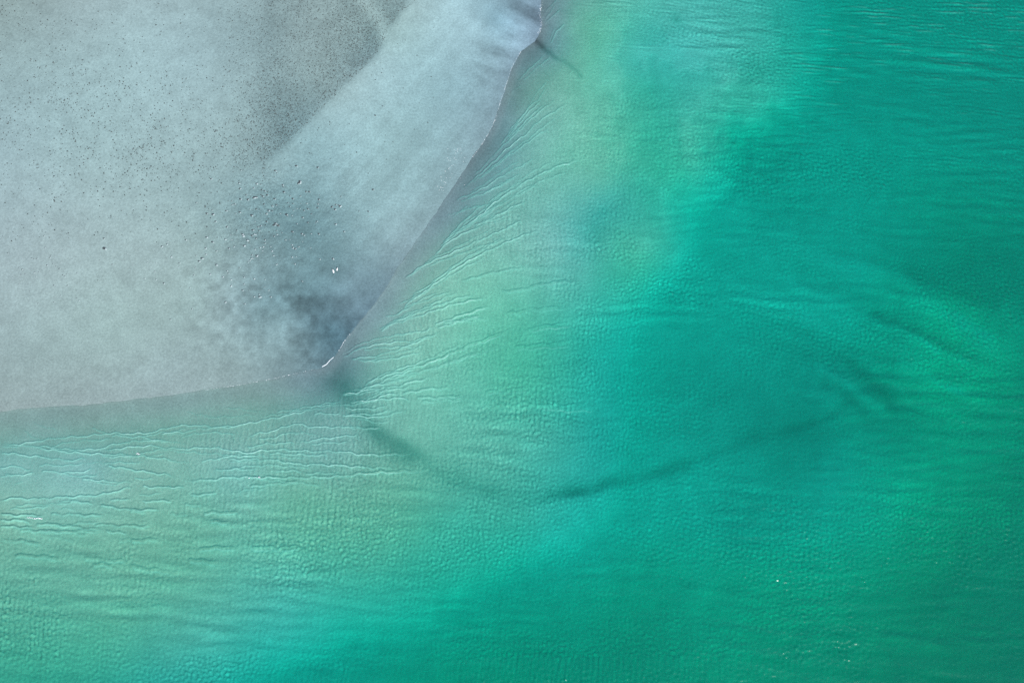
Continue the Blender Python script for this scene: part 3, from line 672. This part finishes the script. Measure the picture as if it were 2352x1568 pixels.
# distance to the waterline, interpolated from the bed grid
def on_grid(F, xs, ys):
    i = np.clip(np.searchsorted(gx, xs) - 1, 0, len(gx) - 2); j = np.clip(np.searchsorted(gy, ys) - 1, 0, len(gy) - 2)
    tx = ((xs - gx[i]) / (gx[i + 1] - gx[i])); ty = ((ys - gy[j]) / (gy[j + 1] - gy[j]))
    a = F[np.ix_(j, i)] * (1 - tx)[None] + F[np.ix_(j, i + 1)] * tx[None]
    b = F[np.ix_(j + 1, i)] * (1 - tx)[None] + F[np.ix_(j + 1, i + 1)] * tx[None]
    return a * (1 - ty)[:, None] + b * ty[:, None]
sd = on_grid(SD.reshape(XX.shape), wxg, wyg).ravel()
dep = on_grid(depth.reshape(XX.shape), wxg, wyg).ravel()
off = smooth(1.0, 7.0, sd)
H = np.zeros(sh); GLINT = np.zeros(sh)

def crest_profile(t):
    # t grows seaward in crest widths: a steep front towards the shore, a longer back
    return -0.25 * np.exp(-((t + 0.95) / 0.5) ** 2) + np.where(t < 0, np.exp(-(t / 0.55) ** 2), 0.6 * np.exp(-(t / 0.85) ** 2) + 0.4 * np.exp(-(t / 2.2) ** 2))

for n, (vw, amp, wid, pts) in enumerate(CRESTS):
    ox, oy, sc = ZOOM[vw]
    P = np.array([G((ox + px * sc) * VW / 2500, (oy + py * sc) * VW / 2500) for px, py in pts])
    P = catmull(P, 0.45)
    w = 0.135 * wid
    # small wobble along the crest
    k = np.cumsum(np.concatenate([[0], np.hypot(*(P[1:] - P[:-1]).T)]))
    P = P + np.stack([np.zeros(len(k)), 0.10 * np.sin(k * 1.9 + n) + 0.08 * np.sin(k * 3.7 + 2.1 * n)], 1)
    pad = 4.5 * w + 0.3
    i0, i1 = np.searchsorted(wxg, [P[:, 0].min() - pad, P[:, 0].max() + pad]); j0, j1 = np.searchsorted(wyg, [P[:, 1].min() - pad, P[:, 1].max() + pad])
    if i1 - i0 < 2 or j1 - j0 < 2: continue
    # work along the crest in short chunks: only the points near it
    sub = np.full((j1 - j0, i1 - i0), 1e9); arc = np.zeros_like(sub); sgn = np.zeros_like(sub)
    bx = wxg[i0:i1]; by = wyg[j0:j1]
    for a in range(0, len(P) - 1, 8):
        C = P[a:a + 9]
        ii0, ii1 = np.searchsorted(bx, [C[:, 0].min() - pad, C[:, 0].max() + pad]); jj0, jj1 = np.searchsorted(by, [C[:, 1].min() - pad, C[:, 1].max() + pad])
        if ii1 <= ii0 or jj1 <= jj0: continue
        cx, cy = np.meshgrid(bx[ii0:ii1], by[jj0:jj1])
        d, ar, s = seg_dist(cx, cy, C)
        o = sub[jj0:jj1, ii0:ii1]; m = d < o
        o[m] = d[m]
        arc[jj0:jj1, ii0:ii1][m] = ((a + ar * (len(C) - 1)) / (len(P) - 1))[m]
        sgn[jj0:jj1, ii0:ii1][m] = s[m]
    # shoreward side is the left of a crest drawn from west to east
    t = -sub * sgn / w
    ends = smooth(0, 0.05, arc) * (1 - smooth(0.82, 1.0, arc))
    vary = 0.75 + 0.35 * np.sin(arc * k[-1] * 0.55 + 3 * n) * np.sin(arc * k[-1] * 0.23 + n)
    h = crest_profile(t) * ends * vary * (sub < pad)
    H[j0:j1, i0:i1] += 0.040 * amp * (0.6 + 0.4 * wid) * h
    GLINT[j0:j1, i0:i1] = np.maximum(GLINT[j0:j1, i0:i1], np.exp(-((t - 0.3) / 0.5) ** 2) * ends * np.clip(vary, 0, 1) * (sub < pad) * min(1.0, 0.95 * amp) / max(1.0, wid) ** 1.6)  # painted caustic light just behind each crest
H = H.ravel()

def sea(dirs, spread, lam0, lam1, n, slope, seed):
    """sum of sine waves around a heading (degrees, direction the wave vector points)"""
    r = np.random.default_rng(seed)
    out = np.zeros(x.shape, np.float32)
    for i in range(n):
        th = math.radians(dirs + r.normal() * spread); lam = math.exp(r.uniform(math.log(lam0), math.log(lam1)))
        kx, ky = 2 * math.pi / lam * math.cos(th), 2 * math.pi / lam * math.sin(th)
        out += np.float32(lam / (2 * math.pi)) * np.sin(np.float32(kx) * x + np.float32(ky) * y + np.float32(r.uniform(0, 6.28)))
    return out * np.float32(slope * math.sqrt(2.0 / n))

core = (x > XL - 4) & (x < XR + 4) & (y > YB - 4) & (y < YT + 4)
bend = np.zeros(x.shape)
dr = smooth(2.0, 10.0, sd)
pat = 0.75 + 0.6 * vnoise(x * 0.07, y * 0.10, 131) + 0.4 * vnoise(x * 0.23, y * 0.3, 133)
pat = np.clip(pat, 0.35, 1.7)
# cross ripples standing across the swash lines
cx_, cy_ = G(1000, 900)
fan = np.exp(-(((x - cx_) / 45) ** 2 + ((y - cy_) / 32) ** 2))
r1 = sea(14, 22, 0.42, 1.1, 40, 0.13, 21) * dr * (0.10 + 0.90 * fan) * pat
# short chop everywhere
open_ = smooth(8, 30, sd) * (1 - 0.30 * smooth(40, 80, y))
r2 = sea(70, 45, 0.45, 1.0, 52, 0.105, 22) * dr * (0.15 + 0.85 * open_) * pat
r5 = sea(18, 24, 0.45, 0.9, 44, 0.10, 25) * open_ * pat
# long-crested low swell
pat3 = np.clip(0.5 + 1.1 * vnoise(x * 0.05, y * 0.16, 151) + 0.5 * vnoise(x * 0.16, y * 0.4, 153), 0, 2)
r3 = sea(87, 6, 1.3, 3.4, 34, 0.045, 23) * smooth(10, 26, sd) * pat3
# wind lines in the far corner
far_c = smooth(45, 90, y) * smooth(-5, 50, x)
r4 = sea(86, 6, 0.5, 1.2, 44, 0.12, 24) * far_c * np.clip(0.35 + 1.3 * vnoise(x * 0.22, y * 1.1, 141) + 0.6 * vnoise(x * 0.06, y * 0.1, 143), 0.05, 2)
chopH = r1 + r2 + r5
chopH = chopH + 9.0 * chopH * np.abs(chopH) * (chopH > 0)      # crests a little sharper than troughs
H = H * np.clip(smooth(-0.2, 1.5, sd), 0, 1) + np.where(core, chopH + r3 + r4, 0)
H = np.where(sd < 0.4, np.minimum(H, 0.0), H)
H = np.where(sd < 2, np.clip(H, -0.01, 0.06), H)
H = np.maximum(H, -0.7 * dep)
crest_glint = GLINT.ravel() * smooth(0.5, 4.0, sd) + 0.14 * smooth(0.004, 0.04, r4) * far_c  # far wave peaks get painted glitter
chop = np.clip(dr * (0.5 + 0.5 * pat), 0, 1.5)
water = sheet('sea_water', wxg, wyg, H.reshape(sh), MAT_WATER, keep=(sd > -2.0).reshape(sh), attrs=[('chop', 'FLOAT', chop), ('crest_glint', 'FLOAT', crest_glint), ('cloudy', 'FLOAT', smooth(0.3, 7.0, sd))])
water['label'] = 'clear turquoise shallow sea water with fine ripples and swash lines'

# ------------------------------------------------------------------ things on the sand and at the waterline
def mesh_ob(name, verts, faces, mat, parent=None, smooth_shade=True, loc=None, mesh=None):
    if mesh is None:
        mesh = bpy.data.meshes.new(name)
        mesh.from_pydata([tuple(v) for v in verts], [], faces)
        if smooth_shade:
            mesh.polygons.foreach_set('use_smooth', np.ones(len(mesh.polygons), bool))
        mesh.materials.append(mat); mesh.update()
    ob = bpy.data.objects.new(name, mesh); COL.objects.link(ob)
    if parent is not None: ob.parent = parent
    if loc is not None: ob.location = loc
    return ob

def tag(ob, label, cat, group=None):
    ob['label'] = label; ob['category'] = cat
    if group: ob['group'] = group
    return ob

def simple_mat(name, col, rough=0.8, var=0.2, scale=14.0, spec=0.3):
    m, N, L = new_mat(name)
    out = N.new('ShaderNodeOutputMaterial'); b = N.new('ShaderNodeBsdfPrincipled')
    tc = N.new('ShaderNodeTexCoord'); n = N.new('ShaderNodeTexNoise'); n.inputs['Scale'].default_value = scale; n.inputs['Detail'].default_value = 3
    L.new(tc.outputs['Object'], n.inputs['Vector'])
    mix = N.new('ShaderNodeMix'); mix.data_type = 'RGBA'; L.new(n.outputs['Fac'], mix.inputs['Factor'])
    mix.inputs[6].default_value = (*[c * (1 - var) for c in col], 1); mix.inputs[7].default_value = (*[min(1, c * (1 + var)) for c in col], 1)
    L.new(mix.outputs[2], b.inputs['Base Color'])
    b.inputs['Roughness'].default_value = rough; b.inputs['Specular IOR Level'].default_value = spec
    bp = N.new('ShaderNodeBump'); bp.inputs['Strength'].default_value = 0.3; bp.inputs['Distance'].default_value = 0.01
    L.new(n.outputs['Fac'], bp.inputs['Height']); L.new(bp.outputs[0], b.inputs['Normal'])
    L.new(b.outputs[0], out.inputs['Surface'])
    return m

MAT_PEBBLE = simple_mat('dark_pebble', (0.05, 0.06, 0.06), 0.7)
MAT_SHADE_SIDE = simple_mat('burrow_shade', (0.05, 0.062, 0.066), 0.7)  # shaded side of the sand lumps, put into colour
MAT_SPOIL = simple_mat('pale_spoil', (0.31, 0.375, 0.39), 0.7, 0.2)
MAT_SHELL = simple_mat('white_shell', (0.58, 0.62, 0.63), 0.45, 0.05, 30, 0.4)
MAT_FOAM = simple_mat('foam', (0.68, 0.73, 0.75), 0.6, 0.05, 25)
MAT_WHITE = simple_mat('white_feather', (0.82, 0.83, 0.84), 0.7, 0.04, 20)
MAT_WING = simple_mat('pale_grey_feather', (0.66, 0.69, 0.72), 0.7, 0.08, 20)
MAT_TIP = simple_mat('black_feather', (0.03, 0.03, 0.035), 0.6)
MAT_BILL = simple_mat('yellow_bill', (0.65, 0.42, 0.06), 0.4)
MAT_LEG = simple_mat('pink_leg', (0.55, 0.33, 0.28), 0.5)

def lump(seed, nseg=6, flat=0.6, jit=0.2, nring=2):
    """an uneven low stone or heap of unit radius, resting on z = 0"""
    r = random.Random(seed)
    v = []; f = []
    for k in range(nring):
        a = (math.pi / 2) * k / nring
        for i in range(nseg):
            q = 2 * math.pi * (i + 0.5 * k) / nseg; rad = math.cos(a) * (1 + r.uniform(-jit, jit))
            v.append((rad * math.cos(q), rad * math.sin(q), flat * math.sin(a) * (1 + r.uniform(-jit, jit)) - (0.08 if k == 0 else 0)))
    v.append((r.uniform(-.1, .1), r.uniform(-.1, .1), flat))
    for k in range(nring - 1):
        for i in range(nseg):
            j = (i + 1) % nseg
            f.append((k * nseg + i, k * nseg + j, (k + 1) * nseg + j, (k + 1) * nseg + i))
    t = len(v) - 1; o = (nring - 1) * nseg
    for i in range(nseg): f.append((o + i, o + (i + 1) % nseg, t))
    return v, f

def pick(rnd, dens, box, n):
    out = []
    while len(out) < n:
        px = rnd.uniform(box[0], box[2]); py = rnd.uniform(box[1], box[3])
        if rnd.random() < dens(px, py): out.append((px, py))
    return out

rnd = random.Random(5)
def gauss2(px, py, cx, cy, sx, sy): return math.exp(-((px - cx) / sx) ** 2 - ((py - cy) / sy) ** 2)
PB = [(960, 0), (905, 50), (866, 128), (828, 168), (768, 226), (708, 286), (658, 334), (614, 370), (540, 388)]
def patch_in(px, py):
    # left of the sharp border of the gravelly patch
    for (ax, ay), (bx_, by_) in zip(PB, PB[1:]):
        if ay <= py < by_:
            return px < ax + (bx_ - ax) * (py - ay) / (by_ - ay)
    return False
clump = {}
def clumpy(px, py, s=38):
    k = (int(px // s), int(py // s))
    if k not in clump: clump[k] = rnd.uniform(0.25, 1.0)
    return clump[k]
def dens_left(px, py):
    d = 0.10 + 0.75 * gauss2(px, py, 420, 345, 210, 60) + 0.40 * gauss2(px, py, 120, 260, 160, 140) + 0.7 * gauss2(px, py, 10, 20, 60, 70) + 0.3 * gauss2(px, py, 300, 300, 250, 160)
    return min(1, d) * clumpy(px, py)
def dens_patch(px, py):
    if not patch_in(px, py): return 0.0
    return min(1, max(0, (px - 500) / 130)) * (0.45 + 0.55 * gauss2(px, py, 850, 110, 90, 110) + 0.5 * gauss2(px, py, 640, 290, 80, 90)) * (0.5 + 0.5 * clumpy(px, py))
def dens_rim(px, py):
    return (0.15 + gauss2(px, py, 760, 270, 150, 110)) * (0.0 if patch_in(px, py) else 1.0)

specks = [(p, min(0.12, 0.060 * math.exp(rnd.gauss(0.1, 0.33)))) for p in pick(rnd, dens_left, (-10, -10, 620, 560), 2400)]
specks += [(p, min(0.10, 0.05 * math.exp(rnd.gauss(0.1, 0.28)))) for p in pick(rnd, dens_patch, (500, 0, 960, 388), 5200)]
specks += [(p, 0.06 * math.exp(rnd.gauss(0, 0.3))) for p in pick(rnd, dens_rim, (600, 60, 1000, 420), 110)]
specks.sort(key=lambda q: -q[1])
variants = [lump(300 + i, 6, 0.7, 0.25) for i in range(6)]
pebble_mesh = []
stones_v = []; stones_f = []
for n, ((px, py), r) in enumerate(specks):
    gx_, gy_ = G(px, py); gz = ground_z(gx_, gy_); a = rnd.uniform(0, 6.28); el = rnd.uniform(0.7, 1.3)
    v, f = variants[n % 6]
    if n < 300:
        if len(pebble_mesh) <= n % 6:
            o = mesh_ob('pebble', v, f, MAT_PEBBLE); pebble_mesh.append(o.data)
        else:
            o = mesh_ob('pebble', None, None, None, mesh=pebble_mesh[n % 6])
        o.location = (gx_, gy_, gz); o.rotation_euler = (0, 0, a); o.scale = (r * el, r / el, r)
        tag(o, 'small dark pebble, one of the largest scattered on the upper left sand', 'pebble', 'dark pebbles on the sand flat')
    else:
        b = len(stones_v); ca_, sa_ = math.cos(a), math.sin(a)
        for q in v:
            qx, qy = q[0] * r * el, q[1] * r / el
            stones_v.append((gx_ + qx * ca_ - qy * sa_, gy_ + qx * sa_ + qy * ca_, gz + q[2] * r))
        stones_f += [tuple(b + i for i in q) for q in f]
g = mesh_ob('gravel', stones_v, stones_f, MAT_PEBBLE)
g['kind'] = 'stuff'; g['label'] = 'fine dark gravel specks sprinkled over the upper sand flat'

# burrowed lumps: a pale heap, its shaded side painted as a dark funnel
def funnel(seed):
    r = random.Random(seed); n = 8; v = []; f = []
    for k, (rad, z) in enumerate(((1.0, 0.0), (0.78, 0.22), (0.5, 0.06))):
        for i in range(n):
            q = 2 * math.pi * i / n; rr = rad * (1 + r.uniform(-.12, .12))
            v.append((rr * math.cos(q), rr * math.sin(q), z - (0.06 if k == 0 else 0)))
    v.append((0, 0, 0.02))
    for k in range(2):
        for i in range(n):
            j = (i + 1) % n; f.append((k * n + i, k * n + j, (k + 1) * n + j, (k + 1) * n + i))
    for i in range(n): f.append((2 * n + i, 2 * n + (i + 1) % n, 3 * n))
    return v, f

shade_m = []; spoil_m = []
def burrow(px, py, size, shade_k, spoil_k, label, group):
    e = bpy.data.objects.new('sand_burrow', None); COL.objects.link(e)
    gx_, gy_ = G(px, py); e.location = (gx_, gy_, ground_z(gx_, gy_)); e.empty_display_size = 0.2
    k = rnd.randrange(5)
    if len(shade_m) < 5:
        for i in range(5):
            for lst, fn, nm, mt in ((shade_m, funnel(40 + i), 'shade_side', MAT_SHADE_SIDE), (spoil_m, lump(60 + i, 7, 0.75, 0.22, 3), 'spoil_heap', MAT_SPOIL)):
                me = bpy.data.meshes.new(nm); me.from_pydata(fn[0], [], fn[1]); me.polygons.foreach_set('use_smooth', np.ones(len(me.polygons), bool))
                me.materials.append(mt); me.update(); lst.append(me)
    h = mesh_ob('shade_side', None, None, None, e, mesh=shade_m[k]); h.scale = (size * shade_k * 1.25, size * shade_k * 0.8, size * shade_k)
    h.rotation_euler = (0, 0, rnd.uniform(-0.3, 0.3)); h.location = (-0.55 * size, 0.25 * size, 0)
    q = mesh_ob('spoil_heap', None, None, None, e, mesh=spoil_m[k]); a = rnd.uniform(0.7, 1.5)
    q.scale = (size * spoil_k * a, size * spoil_k / a, size * spoil_k * 0.8); q.rotation_euler = (0, 0, rnd.uniform(0, 6.28))
    q.location = (0.50 * size + rnd.uniform(-.05, .05), -0.22 * size, 0)
    tag(e, label, 'burrow', group)

def near_birds(px, py): return abs(px - 771) < 16 and abs(py - 622) < 14
spots = [p for p in pick(rnd, lambda a, b: gauss2(a, b, 630, 478, 120, 62), (420, 380, 860, 620), 120)]
for p in spots:
    burrow(*p, min(0.18, 0.10 * math.exp(rnd.gauss(0.15, 0.30))), rnd.uniform(0.8, 1.3), rnd.uniform(0.5, 0.9), 'pale sand heap with its shade painted dark beside it, in the dense cluster amid the bank', 'burrows clustered amid the sand bank')
spots = [p for p in pick(rnd, lambda a, b: 0.9 * gauss2(a, b, 560, 600, 170, 70) , (330, 540, 800, 740), 95) if not near_birds(*p)]
for p in spots:
    burrow(*p, min(0.19, 0.10 * math.exp(rnd.gauss(0.1, 0.30))), rnd.uniform(0.5, 1.0), rnd.uniform(0.7, 1.05), 'small pale sand heap on the damp grey sand left of the gulls', 'pale heaps left of the gulls')
spots = [p for p in pick(rnd, lambda a, b: gauss2(a, b, 120, 620, 150, 60), (0, 540, 420, 720), 75)]
for p in spots:
    burrow(*p, 0.07 * math.exp(rnd.gauss(0.1, 0.3)), rnd.uniform(0.6, 1.1), rnd.uniform(0.6, 0.95), 'tiny burrow with pale spoil and painted shade near the left edge of the sand', 'burrows near the left edge')

# white shells strewn along the waterline
spots = pick(rnd, lambda a, b: math.exp(-((a - (1050 - (b - 350) * 0.45)) / 9) ** 2) + 0.03, (985, 340, 1085, 440), 46)
shell_m = [None] * 3
for n, p in enumerate(spots):
    gx_, gy_ = G(*p)
    v, f = lump(500 + n % 3, 8, 0.45, 0.08, 3)
    if shell_m[n % 3] is None:
        o = mesh_ob('shell', v, f, MAT_SHELL); shell_m[n % 3] = o.data
    else:
        o = mesh_ob('shell', None, None, None, mesh=shell_m[n % 3])
    r = rnd.uniform(0.04, 0.07)
    o.location = (gx_, gy_, max(0.0, ground_z(gx_, gy_))); o.scale = (r, r * 0.8, r); o.rotation_euler = (0, 0, rnd.uniform(0, 6.28))
    tag(o, 'tiny white shell in the sprinkle beside the steep right-hand waterline', 'shell', 'white shells beside the waterline')

# foam at the waterline and on breaking crests
def foam(pts, label, n, r0, r1, spread, on_water=False):
    P = catmull(GP(pts), 0.3)
    V = []; Fc = []
    for k in range(n):
        t = rnd.random() ** (1.0) * (len(P) - 1.001); i = int(t); p = P[i] + (P[i + 1] - P[i]) * (t - i)
        gap = 0.5 + 0.5 * math.sin(t * 0.9 + len(pts)) * math.sin(t * 0.37)
        r = rnd.uniform(r0, r1) * (0.5 + 0.7 * gap)
        d = P[i + 1] - P[i]; d = d / (np.hypot(*d) + 1e-9)
        off_ = rnd.gauss(0, spread)
        qx, qy = p[0] - d[1] * off_, p[1] + d[0] * off_
        v, f = lump(rnd.randrange(10 ** 6), 6, 0.35, 0.2)
        z = 0.03 if on_water else max(0.0, ground_z(qx, qy)) + 0.002
        b = len(V); ang = math.atan2(d[1], d[0])
        for w in v:
            X_, Y_ = w[0] * r * 1.8, w[1] * r * 0.8
            V.append((qx + X_ * math.cos(ang) - Y_ * math.sin(ang), qy + X_ * math.sin(ang) + Y_ * math.cos(ang), z + w[2] * r))
        Fc += [tuple(b + j for j in q) for q in f]
    o = mesh_ob('foam_line', V, Fc, MAT_FOAM)
    return tag(o, label, 'foam')

foam([(1197, 118), (1178, 150), (1166, 185), (1152, 225), (1137, 275), (1115, 318), (1085, 362)], 'long thin white foam thread along the steep right-hand waterline', 210, 0.016, 0.036, 0.03)
foam([(1246, 5), (1240, 25), (1243, 60), (1236, 78)], 'broken white foam flecks on the waterline at the top edge', 60, 0.02, 0.05, 0.12)
foam([(806, 764), (790, 785), (778, 806)], 'short white foam streak just above the dark tip of the bank', 30, 0.02, 0.05, 0.03)
foam([(766, 820), (757, 828), (750, 836), (740, 842)], 'bright white foam blob at the very tip of the bank', 170, 0.03, 0.05, 0.018)
foam([(720, 848), (660, 862), (600, 875), (540, 885), (470, 895)], 'faint foam thread along the lower waterline left of the tip', 120, 0.015, 0.035, 0.03)
foam([(62, 1187), (78, 1190), (98, 1189)], 'small white foam patch on a breaking ripple at far lower left', 60, 0.03, 0.06, 0.07, True)
foam([(314, 1041), (322, 1043)], 'white fleck on the crossing of two thin ripples, lower left', 10, 0.04, 0.07, 0.05, True)
foam([(549, 1095), (560, 1095), (598, 1096)], 'two white flecks on the long ripple below the tip', 14, 0.04, 0.07, 0.05, True)

# two gulls standing on the wet sand
def loft(rings, n=10):
    """rings of (x, y, z, half width, half height)"""
    v = []; f = []
    for (cx, cy, cz, rw, rh) in rings:
        for i in range(n):
            a = 2 * math.pi * i / n
            v.append((cx + rw * math.cos(a), cy, cz + rh * math.sin(a)))
    m = len(rings)
    for k in range(m - 1):
        for i in range(n):
            j = (i + 1) % n
            f.append((k * n + i, k * n + j, (k + 1) * n + j, (k + 1) * n + i))
    f.append(tuple(range(n - 1, -1, -1))); f.append(tuple((m - 1) * n + i for i in range(n)))
    return v, f

def tube(p0, p1, r0, r1, n=6):
    p0 = Vector(p0); p1 = Vector(p1); d = (p1 - p0).normalized(); s = d.orthogonal().normalized(); t = d.cross(s)
    v = []
    for p, r in ((p0, r0), (p1, r1)):
        for i in range(n):
            a = 2 * math.pi * i / n; v.append(tuple(p + s * r * math.cos(a) + t * r * math.sin(a)))
    f = [(i, (i + 1) % n, n + (i + 1) % n, n + i) for i in range(n)] + [tuple(range(n - 1, -1, -1)), tuple(range(n, 2 * n))]
    return v, f

def gull(px, py, heading, scale, turn, label, lift=0.0):
    e = bpy.data.objects.new('gull', None); COL.objects.link(e)
    gx_, gy_ = G(px, py); e.location = (gx_, gy_, ground_z(gx_, gy_)); e.rotation_euler = (0, 0, heading); e.scale = (scale,) * 3
    tx = turn
    body = [(0, -0.30, .150, .045, .006), (0, -0.24, .150, .045, .016), (0, -0.16, .150, .062, .045), (0, -0.06, .155, .085, .075), (0, 0.04, .165, .088, .085),
            (0, 0.12, .185, .070, .075), (tx * .2, 0.165, .215, .046, .050), (tx * .5, 0.195, .245, .038, .040), (tx * .9, 0.225, .260, .041, .040), (tx * 1.3, 0.258, .258, .032, .030), (tx * 1.5, 0.275, .255, .014, .014)]
    v, f = loft(body); mesh_ob('body', v, f, MAT_WHITE, e)
    v, f = tube((tx * 1.5, .268, .255), (tx * 2.0, .325, .248), .012, .004); mesh_ob('bill', v, f, MAT_BILL, e)
    for s in (-1, 1):
        w = [(s * .045, -0.33, .155 + lift * .3, .010, .006), (s * .060, -0.24, .165 + lift * .6, .026, .012), (s * .075, -0.12, .180 + lift, .036, .030), (s * .082, 0.0, .190 + lift, .034, .042), (s * .070, 0.09, .195 + lift, .026, .040), (s * .055, 0.135, .195 + lift, .010, .012)]
        v, f = loft(w, 8); wing = mesh_ob('wing', v, f, MAT_WING, e)
        v, f = loft([(s * .040, -0.375, .156 + lift * .2, .004, .003), (s * .043, -0.34, .158 + lift * .3, .011, .007), (s * .048, -0.305, .160 + lift * .4, .013, .008)], 6); mesh_ob('wing_tip', v, f, MAT_TIP, wing)
        v, f = tube((s * .035, -0.01, -.005), (s * .035, -0.02, .105), .008, .010); leg = mesh_ob('leg', v, f, MAT_LEG, e)
        v = [(s * .035, -.02, .008), (s * .035 - .022, .045, .002), (s * .035 + .022, .045, .002), (s * .035, -.02, .0), (s * .035 - .022, .045, -.004), (s * .035 + .022, .045, -.004)]
        mesh_ob('foot', v, [(0, 1, 2), (3, 5, 4), (0, 3, 4, 1), (1, 4, 5, 2), (2, 5, 3, 0)], MAT_LEG, leg, smooth_shade=False)
        v, f = lump(900 + s, 6, 1.0, 0.0); v = [(tx * .95 + s * (.038 + q[2] * .005), .235 + q[0] * .006, .268 + q[1] * .006) for q in v]
        mesh_ob('eye', v, f, MAT_TIP, e)
    return tag(e, label, 'bird')

gull(767.2, 624.8, math.radians(18), 1.05, -0.03, 'larger white gull on the wet sand, the lower left of the pair')
gull(775.8, 620.3, math.radians(-4), 0.86, 0.0, 'smaller white gull on the wet sand, the upper right of the pair')
